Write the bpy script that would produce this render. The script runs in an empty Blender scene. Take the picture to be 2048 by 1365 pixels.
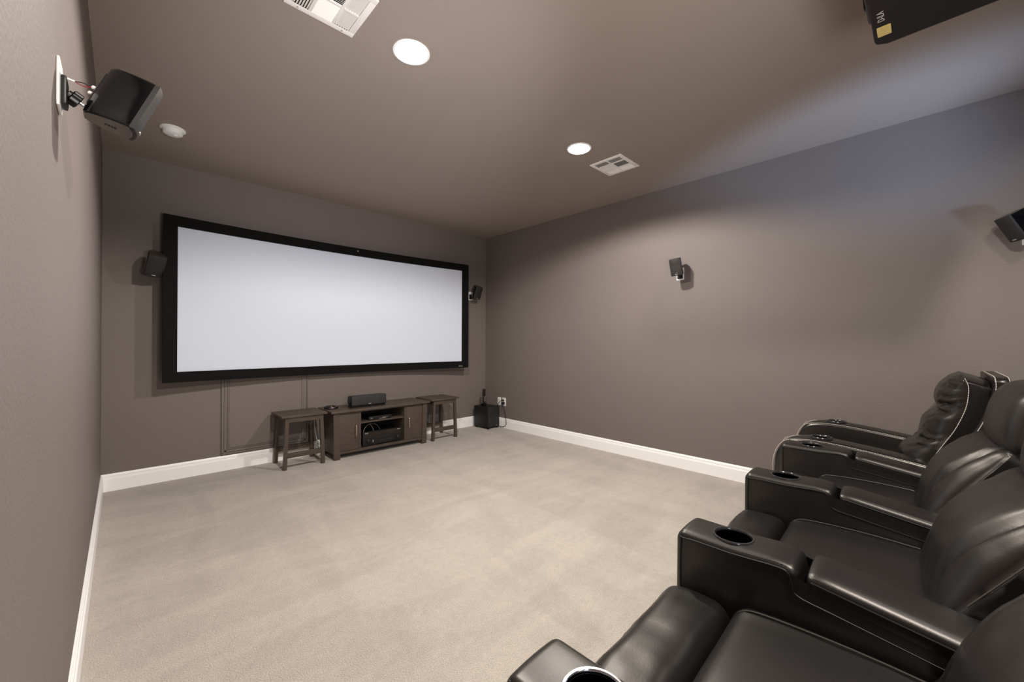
import bpy, bmesh, math, random
from mathutils import Vector, Matrix, noise
random.seed(4)
PI = math.pi
S = bpy.context.scene
COL = S.collection
XL, XR, YB, YR, H = -0.118, 3.875, 4.576, -2.4, 2.74

# ------------------------------------------------------------------ materials
def lin(c):
    return tuple(((v/255)/12.92 if v/255 <= .04045 else ((v/255+.055)/1.055)**2.4) for v in c)

def mat(name, rgb, rough=.5, metal=0., spec=.5, bump=None, var=None, emit=None, coat=0., stretch=None, tint=None, ior=1.5):
    
    """rgb sRGB 0-255; bump=(scale,strength,dist); var=(scale,amount)"""
    m = bpy.data.materials.new(name); m.use_nodes = True
    nt = m.node_tree; b = nt.nodes['Principled BSDF']
    c = lin(rgb)
    b.inputs['Base Color'].default_value = (*c, 1)
    b.inputs['Roughness'].default_value = rough
    b.inputs['Metallic'].default_value = metal
    b.inputs['Specular IOR Level'].default_value = spec
    if coat: b.inputs['Coat Weight'].default_value = coat; b.inputs['Coat Roughness'].default_value = .15
    b.inputs['IOR'].default_value = ior
    if tint: b.inputs['Specular Tint'].default_value = (*tint, 1)
    tc = nt.nodes.new('ShaderNodeTexCoord'); vec = tc.outputs['Object']
    if stretch:
        mp = nt.nodes.new('ShaderNodeMapping'); mp.inputs['Scale'].default_value = stretch
        nt.links.new(vec, mp.inputs['Vector']); vec = mp.outputs['Vector']
    if var:
        n = nt.nodes.new('ShaderNodeTexNoise'); n.inputs['Scale'].default_value = var[0]; n.inputs['Detail'].default_value = 5
        nt.links.new(vec, n.inputs['Vector'])
        r = nt.nodes.new('ShaderNodeMapRange'); r.inputs['From Min'].default_value = .3; r.inputs['From Max'].default_value = .7
        r.inputs['To Min'].default_value = 1-var[1]; r.inputs['To Max'].default_value = 1+var[1]
        nt.links.new(n.outputs['Fac'], r.inputs['Value'])
        mx = nt.nodes.new('ShaderNodeVectorMath'); mx.operation = 'SCALE'; mx.inputs[0].default_value = c
        nt.links.new(r.outputs['Result'], mx.inputs['Scale'])
        nt.links.new(mx.outputs['Vector'], b.inputs['Base Color'])
    if bump:
        n2 = nt.nodes.new('ShaderNodeTexNoise'); n2.inputs['Scale'].default_value = bump[0]; n2.inputs['Detail'].default_value = 4
        nt.links.new(vec, n2.inputs['Vector'])
        bp = nt.nodes.new('ShaderNodeBump'); bp.inputs['Strength'].default_value = bump[1]; bp.inputs['Distance'].default_value = bump[2]
        nt.links.new(n2.outputs['Fac'], bp.inputs['Height']); nt.links.new(bp.outputs['Normal'], b.inputs['Normal'])
    if emit:
        b.inputs['Emission Color'].default_value = (*emit[0], 1); b.inputs['Emission Strength'].default_value = emit[1]
    return m

WALL = (114, 105, 101)
M = dict(
    wall=mat('taupe wall paint', WALL, .62, spec=.35, bump=(95, .24, .006), var=(2.2, .02)),
    ceil=mat('taupe ceiling paint', (151, 139, 131), .8, spec=.2, bump=(140, .12, .004)),
    white=mat('white trim paint', (246, 245, 244), .4),
    plastic=mat('white plastic', (238, 236, 233), .35),
    vent=mat('white painted metal', (236, 232, 228), .45),
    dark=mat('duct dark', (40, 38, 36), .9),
    screen=mat('matte white screen', (209, 216, 230), .85, spec=.1),
    velvet=mat('black velvet frame', (15, 13, 13), .8, spec=.15),
    wood=mat('espresso wood', (74, 64, 57), .42, spec=.4, var=(9, .22), bump=(30, .12, .003), stretch=(1.2, 1.2, 14)),
    woodt=mat('espresso wood top', (77, 67, 60), .42, spec=.4, var=(9, .22), bump=(30, .12, .003), stretch=(1.2, 14, 6)),
    cavity=mat('dark cabinet interior', (16, 14, 13), .7),
    steel=mat('brushed nickel', (205, 190, 165), .28, metal=1),
    chrome=mat('chrome', (190, 190, 195), .14, metal=1),
    ring=mat('dark gloss cup ring', (38, 37, 38), .18, spec=.8),
    cup=mat('cup well black', (9, 9, 12), .12, spec=.7),
    gloss=mat('gloss black plastic', (9, 9, 11), .14, spec=.55),
    black=mat('satin black plastic', (17, 16, 17), .42),
    blackwood=mat('black ash vinyl', (15, 14, 14), .5, bump=(120, .1, .002)),
    cloth=mat('speaker grille cloth', (38, 35, 34), .6, spec=.4, bump=(900, .5, .001)),
    cap=mat('end cap with carpet light', (58, 53, 48), .28, spec=.8),
    grey=mat('grey lettering', (170, 165, 160), .5),
    silver=mat('badge silver', (200, 200, 200), .3, metal=.6),
    leather=mat('black leather', (12, 10, 9), .40, spec=.74, bump=(260, .10, .002), var=(6, .12), tint=(1, .93, .87)),
    leather2=mat('dark brown black leather', (14, 12, 10), .31, spec=.8, bump=(260, .10, .002), var=(6, .12), tint=(1, .93, .87)),
    seam=mat('seam and base black', (9, 8, 8), .6),  # near-black of the piping and the seat bases
    piping=mat('worn grey piping', (66, 61, 56), .45),  # plain grey, lighter than the leather
    gstitch=mat('grey thread', (74, 69, 66), .6),
    wstitch=mat('white thread', (205, 198, 186), .7),
    red=mat('red wire', (150, 30, 32), .4),
    pink=mat('pink gel', (205, 130, 130), .35),
    sticker=mat('gold sticker', (196, 172, 108), .45, var=(60, .06)),
    proj=mat('black projector shell', (24, 20, 18), .55, spec=.35, bump=(400, .06, .001)),
    display=mat('dark display', (34, 26, 20), .2),
    lens=mat('lamp diffuser', (255, 250, 240), .5, emit=((1.0, .93, .82), 45.)),
    cable=mat('dull grey cable', (112, 108, 106), .5),
    rubber=mat('black rubber', (12, 12, 12), .7),
)

def carpet_mat():
    m = bpy.data.materials.new('beige carpet'); m.use_nodes = True
    nt = m.node_tree; b = nt.nodes['Principled BSDF']; N = nt.nodes.new; L = nt.links.new
    b.inputs['Roughness'].default_value = .95; b.inputs['Specular IOR Level'].default_value = .1
    b.inputs['Sheen Weight'].default_value = .25; b.inputs['Sheen Roughness'].default_value = .5
    tc = N('ShaderNodeTexCoord')
    def nz(scale, det, mapscale=None, rot=0, dist=0):
        v = tc.outputs['Object']
        if mapscale:
            mp = N('ShaderNodeMapping'); mp.inputs['Scale'].default_value = mapscale; mp.inputs['Rotation'].default_value = (0, 0, rot)
            L(v, mp.inputs['Vector']); v = mp.outputs['Vector']
        n = N('ShaderNodeTexNoise'); n.inputs['Scale'].default_value = scale; n.inputs['Detail'].default_value = det
        n.inputs['Distortion'].default_value = dist
        L(v, n.inputs['Vector']); return n.outputs['Fac']
    def rng(f, a, bb, lo=.3, hi=.7):
        r = N('ShaderNodeMapRange'); r.inputs['From Min'].default_value = lo; r.inputs['From Max'].default_value = hi
        r.inputs['To Min'].default_value = a; r.inputs['To Max'].default_value = bb; L(f, r.inputs['Value']); return r.outputs['Result']
    def mul(x, y):
        q = N('ShaderNodeMath'); q.operation = 'MULTIPLY'; L(x, q.inputs[0]); L(y, q.inputs[1]); return q.outputs[0]
    fine = rng(nz(230, 3), .74, 1.2)
    mid = rng(nz(26, 4), .95, 1.05)
    # vacuum strokes: soft patches with one sharp side
    st = rng(nz(1.1, 2, (1, 3.2, 1), .5, 1.2), .93, 1.04, .38, .60)
    st2 = rng(nz(.9, 1, (3.5, 1, 1), -.35, .8), .95, 1.03, .42, .57)
    f = mul(mul(fine, mid), mul(st, st2))
    sc = N('ShaderNodeVectorMath'); sc.operation = 'SCALE'; sc.inputs[0].default_value = lin((180, 170, 160)); L(f, sc.inputs['Scale'])
    L(sc.outputs['Vector'], b.inputs['Base Color'])
    bp = N('ShaderNodeBump'); bp.inputs['Strength'].default_value = .8; bp.inputs['Distance'].default_value = .012
    L(nz(170, 3), bp.inputs['Height']); L(bp.outputs['Normal'], b.inputs['Normal'])
    return m
M['carpet'] = carpet_mat()

# ------------------------------------------------------------------ helpers
def obj(name, bm, m, parent=None, loc=None, smooth=True, angle=40):
    me = bpy.data.meshes.new(name)
    bmesh.ops.remove_doubles(bm, verts=bm.verts, dist=1e-6)
    bmesh.ops.recalc_face_normals(bm, faces=bm.faces)
    bm.to_mesh(me); bm.free()
    if smooth:
        for p in me.polygons: p.use_smooth = True
        try: me.set_sharp_from_angle(angle=math.radians(angle))
        except Exception: pass
    me.materials.append(m)
    o = bpy.data.objects.new(name, me); COL.objects.link(o)
    if parent: o.parent = parent
    if loc: o.location = loc
    return o
def tag(o, label, cat, group=None):
    o['label'] = label; o['category'] = cat
    if group: o['group'] = group
    return o
def thing(name, label, cat, loc=(0, 0, 0), rotz=0, group=None):
    o = bpy.data.objects.new(name, None); COL.objects.link(o); o.empty_display_size = .05
    o.location = loc; o.rotation_euler = (0, 0, rotz)
    return tag(o, label, cat, group)
def struct(name, bm, m, **k):
    o = obj(name, bm, m, **k); o['kind'] = 'structure'; return o
def BM(): return bmesh.new()
def box(bm, x0, x1, y0, y1, z0, z1, bev=0, mtx=None):
    v = [bm.verts.new((x, y, z)) for x in (x0, x1) for y in (y0, y1) for z in (z0, z1)]
    fs = [bm.faces.new([v[i] for i in f]) for f in ((0, 1, 3, 2), (4, 6, 7, 5), (0, 4, 5, 1), (2, 3, 7, 6), (0, 2, 6, 4), (1, 5, 7, 3))]
    allv = v
    if bev:
        es = list({e for f in fs for e in f.edges})
        r = bmesh.ops.bevel(bm, geom=es, offset=bev, segments=2, profile=.6, affect='EDGES', clamp_overlap=True)
        allv = list({w for f in r['faces'] for w in f.verts} | {w for w in v if w.is_valid})
    if mtx: bmesh.ops.transform(bm, matrix=mtx, verts=allv)
    return bm
def bx(*a, **k): return box(BM(), *a, **k)
def rbox(x0, x1, y0, y1, z0, z1, r, n=(10, 10, 10), deform=None, bm=None, rs=None):
    """box with rounded edges, subdivided n per axis, then deformed. deform(p,u) with u in [-1,1]^3"""
    bm = bm or BM(); c = Vector(((x0+x1)/2, (y0+y1)/2, (z0+z1)/2)); h = Vector(((x1-x0)/2, (y1-y0)/2, (z1-z0)/2))
    cache = {}
    def coord(k, i):
        # denser near ends so the rounding is well sampled
        t = -1+2*i/n[k]; return math.sin(t*PI/2)*.45+t*.55
    def V(i, j, k):
        key = (i, j, k)
        if key in cache: return cache[key]
        u = Vector((coord(0, i), coord(1, j), coord(2, k)))
        p = Vector((u.x*h.x, u.y*h.y, u.z*h.z))
        q = Vector([max(-(h[a]-r), min(h[a]-r, p[a])) for a in range(3)])
        d = p-q
        if d.length > 1e-9:
            # cube-to-sphere for the corner region
            mx = max(abs(d.x), abs(d.y), abs(d.z)); d = d.normalized()*mx
        p = c+q+d
        if deform: p = deform(p, u)
        cache[key] = bm.verts.new(p); return cache[key]
    nx, ny, nz = n
    for i in range(nx):
        for j in range(ny):
            for k in (0, nz): bm.faces.new([V(i, j, k), V(i+1, j, k), V(i+1, j+1, k), V(i, j+1, k)])
    for i in range(nx):
        for k in range(nz):
            for j in (0, ny): bm.faces.new([V(i, j, k), V(i+1, j, k), V(i+1, j, k+1), V(i, j, k+1)])
    for j in range(ny):
        for k in range(nz):
            for i in (0, nx): bm.faces.new([V(i, j, k), V(i, j+1, k), V(i, j+1, k+1), V(i, j, k+1)])
    return bm
def tube(pts, r, n=8, bm=None, cap=True):
    bm = bm or BM(); pts = [Vector(p) for p in pts]; rings = []
    up = Vector((0, 0, 1)); prev = None
    for i, p in enumerate(pts):
        t = (pts[min(i+1, len(pts)-1)]-pts[max(i-1, 0)]).normalized()
        a = t.cross(up if prev is None else prev)
        if prev is None:
            if a.length < .05: a = t.cross(Vector((1, 0, 0)))
            a.normalize(); b = a.cross(t).normalized()
        else:
            b = (prev-t*prev.dot(t)).normalized(); a = t.cross(b)
        prev = b
        rr = r(i/(len(pts)-1)) if callable(r) else r
        rings.append([bm.verts.new(p+(a*math.cos(2*PI*k/n)+b*math.sin(2*PI*k/n))*rr) for k in range(n)])
    for A, B in zip(rings, rings[1:]):
        for k in range(n): bm.faces.new([A[k], A[(k+1) % n], B[(k+1) % n], B[k]])
    if cap: bm.faces.new(rings[0][::-1]); bm.faces.new(rings[-1])
    return bm
def smooth_path(pts, k=8):
    pts = [Vector(p) for p in pts]; out = []
    for i in range(len(pts)-1):
        p0, p1, p2, p3 = pts[max(i-1, 0)], pts[i], pts[i+1], pts[min(i+2, len(pts)-1)]
        for j in range(k):
            t = j/k
            out.append(.5*((2*p1)+(p2-p0)*t+(2*p0-5*p1+4*p2-p3)*t*t+(3*p1-p0-3*p2+p3)*t**3))
    out.append(pts[-1]); return out
def resample(pts, step):
    pts = [Vector(p) for p in pts]; out = [pts[0].copy()]; acc = 0
    for a, b in zip(pts, pts[1:]):
        L = (b-a).length; 
        if L < 1e-9: continue
        d = step-acc
        while d <= L: out.append(a+(b-a)*(d/L)); d += step
        acc = (acc+L) % step
    return out
def stitches(pts, r=.0012, on=.0075, off=.0035, bm=None):
    bm = bm or BM(); q = resample(pts, .0011)
    k1 = max(2, int(on/.0011)); k2 = max(1, int(off/.0011)); i = 0
    while i+k1 < len(q):
        tube([q[i], q[i+k1//2], q[i+k1]], r, 5, bm); i += k1+k2
    return bm
def lathe(prof, n=32, bm=None, axis='Z', c=(0, 0, 0)):
    bm = bm or BM(); rings = []; c = Vector(c)
    for r, z in prof:
        ring = []
        for k in range(n):
            a = 2*PI*k/n; x, y = r*math.cos(a), r*math.sin(a)
            p = Vector((x, y, z)) if axis == 'Z' else (Vector((x, z, y)) if axis == 'Y' else Vector((z, x, y)))
            ring.append(bm.verts.new(c+p))
        rings.append(ring)
    for A, B in zip(rings, rings[1:]):
        for k in range(n): bm.faces.new([A[k], A[(k+1) % n], B[(k+1) % n], B[k]])
    bm.faces.new(rings[0][::-1]); bm.faces.new(rings[-1])
    return bm
def offset(poly, d):
    """inset closed 2D polygon (ccw) by d"""
    n = len(poly); out = []
    for i in range(n):
        a, b, c = Vector(poly[i-1]), Vector(poly[i]), Vector(poly[(i+1) % n])
        e1 = (b-a).normalized(); e2 = (c-b).normalized()
        n1 = Vector((-e1.y, e1.x)); n2 = Vector((-e2.y, e2.x)); nn = (n1+n2)
        if nn.length < 1e-6: nn = n1
        nn.normalize(); k = max(.5, nn.dot(n1)); out.append(b+nn*(d/k))
    return out
def fillet(poly, r, k=6):
    """round corners of polygon; r may be list"""
    n = len(poly); out = []
    for i in range(n):
        a, b, c = Vector(poly[i-1]), Vector(poly[i]), Vector(poly[(i+1) % n])
        rr = r[i] if isinstance(r, (list, tuple)) else r
        if rr <= 0: out.append(b); continue
        u = (a-b); v = (c-b); rr = min(rr, u.length*.49, v.length*.49)
        p0 = b+u.normalized()*rr; p1 = b+v.normalized()*rr
        for j in range(k+1):
            t = j/k; out.append(p0*(1-t)**2+b*2*t*(1-t)+p1*t*t)
    return out
def ccw(poly):
    A = sum(poly[i-1][0]*poly[i][1]-poly[i][0]*poly[i-1][1] for i in range(len(poly)))
    return poly if A > 0 else poly[::-1]
def densify(poly, step):
    out = []
    for i in range(len(poly)):
        a, b = Vector(poly[i]), Vector(poly[(i+1) % len(poly)]); m = max(1, int((b-a).length/step))
        for j in range(m): out.append(a+(b-a)*j/m)
    return out
def slab(poly, w0, w1, r, to3, bm=None, seg=4, nx=4):
    """extrude 2D outline between w0..w1 with rounded rims. to3(p2,w)->Vector"""
    bm = bm or BM(); poly = ccw([tuple(p) for p in poly]); rings = []
    lev = []
    for j in range(seg+1):
        a = PI/2*j/seg; lev.append((w0+r*(1-math.sin(a)), r*(1-math.cos(a))))
    for j in range(1, nx): lev.append((w0+r+(w1-w0-2*r)*j/nx, 0))
    for j in range(seg, -1, -1):
        a = PI/2*j/seg; lev.append((w1-r*(1-math.sin(a)), r*(1-math.cos(a))))
    lev2 = []
    for w, ins in lev: lev2.append((w, ins))
    # first level: full inset at the face
    for w, ins in lev2:
        # note: at a=0 w is w0+r inset 0 ; reorder so that inset r sits on the face
        pass
    lv = []
    for j in range(seg+1):
        a = PI/2*j/seg; lv.append((w0+r*(1-math.sin(a)), r*(1-math.cos(a))))
    lv = [(w0+r*(1-math.cos(PI/2*j/seg)), r*(1-math.sin(PI/2*j/seg))) for j in range(seg+1)]
    lv += [(w0+r+(w1-w0-2*r)*j/nx, 0) for j in range(1, nx)]
    lv += [(w1-r*(1-math.cos(PI/2*j/seg)), r*(1-math.sin(PI/2*j/seg))) for j in range(seg, -1, -1)]
    for w, ins in lv:
        pp = offset(poly, ins) if ins > 1e-9 else poly
        rings.append([bm.verts.new(to3(Vector(p), w)) for p in pp])
    n = len(poly)
    for A, B in zip(rings, rings[1:]):
        for k in range(n): bm.faces.new([A[k], A[(k+1) % n], B[(k+1) % n], B[k]])
    for R in (rings[0][::-1], rings[-1]):
        f = bm.faces.new(R)
        bmesh.ops.triangulate(bm, faces=[f], ngon_method='EAR_CLIP')
    return bm
def text_mesh(name, body, size, m, mtx, parent, depth=.0006):
    cu = bpy.data.curves.new(name, 'FONT'); cu.body = body; cu.size = size; cu.extrude = depth
    cu.align_x = 'CENTER'; cu.align_y = 'CENTER'
    t = bpy.data.objects.new('tmp', cu); COL.objects.link(t)
    bpy.context.view_layer.update()
    me = bpy.data.meshes.new_from_object(t.evaluated_get(bpy.context.evaluated_depsgraph_get()))
    bpy.data.objects.remove(t); bpy.data.curves.remove(cu)
    me.materials.clear(); me.materials.append(m); me.name = name
    o = bpy.data.objects.new(name, me); COL.objects.link(o); o.parent = parent; o.matrix_local = mtx
    return o
def rail(p0, p1, w, d, bm, rot=0):
    """square bar between two points; w along x, d along y for near-vertical bars"""
    p0, p1 = Vector(p0), Vector(p1)
    q = [(-w/2, -d/2), (w/2, -d/2), (w/2, d/2), (-w/2, d/2)]
    A = [bm.verts.new(p0+Vector((a, b, 0))) for a, b in q]; B = [bm.verts.new(p1+Vector((a, b, 0))) for a, b in q]
    for k in range(4): bm.faces.new([A[k], A[(k+1) % 4], B[(k+1) % 4], B[k]])
    bm.faces.new(A[::-1]); bm.faces.new(B); return bm

# ------------------------------------------------------------------ camera
F, YAW, PIT, ROLL, CH = 807.08, .7682, .0021, .0038, 1.2108
fw = Vector((math.sin(YAW)*math.cos(PIT), math.cos(YAW)*math.cos(PIT), math.sin(PIT)))
r_ = Vector((math.cos(YAW), -math.sin(YAW), 0)); u_ = r_.cross(fw)
r2 = r_*math.cos(ROLL)+u_*math.sin(ROLL); u2 = -r_*math.sin(ROLL)+u_*math.cos(ROLL)
cd = bpy.data.cameras.new('camera'); cam = bpy.data.objects.new('camera', cd); COL.objects.link(cam)
cd.sensor_width = 36; cd.lens = F/2048*36; cd.clip_start = .02
mw = Matrix.Identity(4)
for i in range(3): mw[i][0] = r2[i]; mw[i][1] = u2[i]; mw[i][2] = -fw[i]
mw[0][3], mw[1][3], mw[2][3] = 0, 0, CH
cam.matrix_world = mw; S.camera = cam

# ------------------------------------------------------------------ room shell
T = .12
struct('floor', bx(XL-T, XR+T, YR-T, YB+T, -.1, 0), M['carpet'], smooth=False)
struct('ceiling', bx(XL-T, XR+T, YR-T, YB+T, H, H+.1), M['ceil'], smooth=False)
struct('wall_back', bx(XL-T, XR+T, YB, YB+T, 0, H), M['wall'], smooth=False)
struct('wall_right', bx(XR, XR+T, YR, YB, 0, H), M['wall'], smooth=False)
struct('wall_rear', bx(XL-T, XR+T, YR-T, YR, 0, H), M['wall'], smooth=False)
# left wall with an unseen window opening added behind the camera for cool fill
WY0, WY1, WZ0, WZ1 = -2.0, -.75, .75, 2.15
bm = BM()
box(bm, XL-T, XL, WY1, YB, 0, H); box(bm, XL-T, XL, YR, WY0, 0, H)
box(bm, XL-T, XL, WY0, WY1, 0, WZ0); box(bm, XL-T, XL, WY0, WY1, WZ1, H)
struct('wall_left', bm, M['wall'], smooth=False)
bm = BM()
for a in (WY0+.02, (WY0+WY1)/2, WY1-.02): box(bm, XL-.09, XL-.05, a-.02, a+.02, WZ0, WZ1)
for a in (WZ0+.02, (WZ0+WZ1)/2, WZ1-.02): box(bm, XL-.09, XL-.05, WY0, WY1, a-.02, a+.02)
struct('added_window', bm, M['white'], smooth=False)
BBH = .1377
prof = [(0, 0), (.015, 0), (.015, .098), (.0135, .101), (.0135, .106), (.011, .109), (.011, .124), (.007, .131), (.004, BBH), (0, BBH)]
def baseboard(name, a, b, n):
    a, b, n = Vector(a), Vector(b), Vector(n); bm = BM()
    A = [bm.verts.new(a+n*p+Vector((0, 0, z))) for p, z in prof]; B = [bm.verts.new(b+n*p+Vector((0, 0, z))) for p, z in prof]
    for k in range(len(prof)): bm.faces.new([A[k], A[(k+1) % len(prof)], B[(k+1) % len(prof)], B[k]])
    bm.faces.new(A); bm.faces.new(B[::-1]); struct(name, bm, M['white'], smooth=False)
baseboard('baseboard_back', (XL, YB, 0), (XR, YB, 0), (0, -1, 0))
baseboard('baseboard_right', (XR, YB-.015, 0), (XR, YR, 0), (-1, 0, 0))
baseboard('baseboard_left', (XL, YB-.015, 0), (XL, YR, 0), (1, 0, 0))

# panel of flat moulding on the back wall under the screen
ap = thing('access_panel', 'taupe painted wall panel edged with moulding, partly hidden behind the white screen', 'panel', (.666, YB-.0008, .155))
bm = BM(); box(bm, .01, .72, -.006, 0, .0, .78); obj('panel_board', bm, M['wall'], ap, smooth=False)
bm = BM()
def mould(x0, x1, z0, z1, vert):
    # three stepped beads
    for k, (a, b, d) in enumerate(((0, .25, .016), (.30, .62, .013), (.68, .82, .016), (.88, 1, .011))):
        if vert: box(bm, x0+(x1-x0)*a, x0+(x1-x0)*b, -d, 0, z0+(.06*a), z1, .002)
        else: box(bm, x0+.06*a, x1-.06*a, -d, 0, z0+(z1-z0)*a, z0+(z1-z0)*b, .002)
mould(0, .066, 0, .78, True); mould(.69, .756, 0, .78, True); mould(0, .756, -.008, .058, False)
obj('moulding', bm, M['wall'], ap)
for x, z in ((.018, .46), (.744, .49), (.75, .66)):
    obj('screw', lathe([(.006, 0), (.006, -.003), (.003, -.0045)], 10, axis='Y', c=(x, -.0155, z)), M['wall'], ap)

# ------------------------------------------------------------------ screen
sx0, sx1 = .241, 3.419; sxm = (sx0+sx1)/2; hw = (sx1-sx0)/2
def scy(x): return 4.40+.10*(1-((x-sxm)/hw)**2)
sc = thing('projector_screen', 'large curved white projection screen with wide black frame on the back wall', 'screen', (sxm, YB, .857))
def strip(x0, x1, z0, z1, d0, d1, n=40, bev=0):
    """curved bar in world coordinates; returned local to the screen"""
    bm = BM(); R = []
    for i in range(n+1):
        x = x0+(x1-x0)*i/n; y = scy(x)
        R.append([bm.verts.new((x-sxm, y+d-YB, z-.857)) for d, z in ((d0, z0), (d0, z1), (d1, z1), (d1, z0))])
    for A, B in zip(R, R[1:]):
        for k in range(4): bm.faces.new([A[k], A[(k+1) % 4], B[(k+1) % 4], B[k]])
    bm.faces.new(R[0]); bm.faces.new(R[-1][::-1]); return bm
FZ0, FZ1, FWD = .857, 2.265, .088
obj('screen_surface', strip(sx0+.05, sx1-.05, FZ0+.05, FZ1-.05, .016, .024), M['screen'], sc)
for nm, a in (('frame_top', (sx0, sx1, FZ1-FWD, FZ1)), ('frame_bottom', (sx0, sx1, FZ0, FZ0+FWD)),
              ('frame_side', (sx0, sx0+FWD+.006, FZ0+FWD, FZ1-FWD)), ('frame_side', (sx1-FWD-.006, sx1, FZ0+FWD, FZ1-FWD))):
    obj(nm, strip(*a, 0, .045, n=40 if 'side' not in nm else 3), M['velvet'], sc, angle=30)
for x in (1.2, 2.4):
    for z in (.15, 1.1): obj('wall_bracket', bx(x-sxm-.05, x-sxm+.05, scy(x)+.045-YB, -.0005, z, z+.1), M['black'], sc, smooth=False)
x = 3.30; bm = BM()
for k, w in enumerate((.018, .014, .020)): 
    xx = x-.03+k*.022; box(bm, xx-sxm, xx+w-sxm, scy(xx)-YB-.0015, scy(xx)-YB+.002, .017, .030)
obj('badge', bm, M['silver'], sc, smooth=False)
obj('screw', lathe([(.007, 0), (.007, -.002), (.003, -.003)], 12, axis='Y', c=(1.917-sxm, scy(1.917)-YB, 1.375)), M['grey'], sc)

# ------------------------------------------------------------------ speakers
def make_speaker(name, label, cat, center, front, up_hint, scale, plate, normal, group, rake=0., wires=False, roll=0.):
    """front: unit direction the grille faces"""
    f = Vector(front).normalized(); 
    xax = f.cross(Vector((0, 0, 1))).normalized()*-1
    # local -Y = front
    yax = -f; zax = xax.cross(yax).normalized()
    R = Matrix((xax, yax, zax)).transposed().to_4x4()
    if roll: R = R @ Matrix.Rotation(roll, 4, 'Y')
    base = Matrix.Translation(Vector(center)) @ R @ Matrix.Diagonal((scale, scale, scale, 1))
    root = thing(name, label, cat, tuple(plate), 0, group)
    inv = Matrix.Translation(-Vector(plate))
    hz = .0825
    def plan(front_y, clipback):
        # outline ccw in x,y : convex front, sides curving to narrow back
        pts = []
        for i in range(13):
            t = -1+2*i/12; pts.append((t*.053, front_y-.010*(1-t*t)))
        if clipback is None:
            side = [(.0535, front_y+.012), (.052, front_y+.03), (.047, front_y+.055), (.040, front_y+.078), (.032, front_y+.095), (.022, front_y+.104)]
        else:
            side = [(.0535, front_y+clipback)]
        pts += side+[(-a, b) for a, b in side[::-1]]
        return pts
    def to3(p, w): return (inv @ base) @ Vector((p.x, p.y-rake*w, w))
    P = plan(-.05, None)
    obj('cabinet', slab(P, -hz, hz, .007, to3), M['gloss'], root, angle=35)
    G = [(x*1.0, y) for x, y in plan(-.057, .012)]
    obj('grille', slab(G, -hz*.995, hz*.995, .003, to3, seg=2), M['cloth'], root, angle=35)
    # end caps top and bottom, base greyed for the carpet light they reflect
    C = [(x*.93, y*.93) for x, y in P]
    obj('top_cap', slab(C, hz-.001, hz+.0015, .001, to3, seg=1), M['cap'], root)
    bc = obj('bottom_cap', slab(C, -hz-.0015, -hz+.001, .001, to3, seg=1), M['cap'], root)
    bm = BM(); 
    for k in range(4): box(bm, -.006+.001*(k % 2), .004, -.02+k*.007, -.015+k*.007, -hz-.0022, -hz-.001)
    bmesh.ops.transform(bm, matrix=inv @ base @ Matrix(((1, 0, 0, 0), (0, 1, -rake, 0), (0, 0, 1, 0), (0, 0, 0, 1))), verts=bm.verts)
    obj('lettering', bm, M['rubber'], bc, smooth=False)
    bm = bx(-.011, .011, -.070, -.066, -.0715, -.0665)
    bmesh.ops.transform(bm, matrix=inv @ base @ Matrix(((1, 0, 0, 0), (0, 1, -rake, 0), (0, 0, 1, 0), (0, 0, 0, 1))), verts=bm.verts)
    obj('badge', bm, M['silver'], root, smooth=False)
    # terminal strip on the back
    bm = bx(-.018, .018, .052, .058, -.05, .06, .002)
    bmesh.ops.transform(bm, matrix=inv @ base @ Matrix(((1, 0, 0, 0), (0, 1, -rake, 0), (0, 0, 1, 0), (0, 0, 0, 1))), verts=bm.verts)
    tp = obj('terminal_plate', bm, M['black'], root)
    for z in (-.012, .008):
        bm = lathe([(.0055, .055), (.0055, .068), (.003, .07)], 12, axis='Y', c=(0, 0, z))
        bmesh.ops.transform(bm, matrix=inv @ base @ Matrix(((1, 0, 0, 0), (0, 1, -rake, 0), (0, 0, 1, 0), (0, 0, 0, 1))), verts=bm.verts)
        obj('binding_post', bm, M['plastic'], tp)
    # mount: white wall plate, black bracket, ribbed knob, steel rod
    n = Vector(normal); h = Vector((0, 0, 1)).cross(n).normalized()
    MM = Matrix((h, n, Vector((0, 0, 1)))).transposed().to_4x4()
    bm = rbox(-.037, .037, 0, .007, -.060, .060, .003, (6, 3, 6)); bmesh.ops.transform(bm, matrix=MM, verts=bm.verts)
    obj('wall_plate', bm, M['plastic'], root)
    bm = rbox(-.026, .026, .006, .018, -.048, .022, .004, (6, 4, 6)); bmesh.ops.transform(bm, matrix=MM, verts=bm.verts)
    obj('bracket', bm, M['black'], root)
    back = (inv @ base) @ Vector((0, .052+rake*.06, -.06))
    p0 = MM @ Vector((0, .016, -.013)); dr = (back-p0); L = dr.length; dr.normalize()
    obj('rod', tube([p0, back], .0042, 10), M['chrome'], root)
    obj('joint', tube([p0, p0+dr*L*.2], .012, 14), M['black'], root)
    bm = BM(); q0 = p0+dr*L*.14; q1 = q0+dr*min(.02, L*.48); rings = []
    a = dr.cross(Vector((0, 0, 1))).normalized(); b = a.cross(dr)
    for q, s in ((q0, .8), (q0+dr*.002, 1), (q1-dr*.002, 1), (q1, .8)):
        rings.append([bm.verts.new(q+(a*math.cos(k*PI/24)+b*math.sin(k*PI/24))*s*(.0185+.002*math.cos(k*PI/24*8))) for k in range(48)])
    for A, B in zip(rings, rings[1:]):
        for k in range(48): bm.faces.new([A[k], A[(k+1) % 48], B[(k+1) % 48], B[k]])
    bm.faces.new(rings[0]); bm.faces.new(rings[-1])
    obj('knob', bm, M['black'], root, angle=50)
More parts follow.
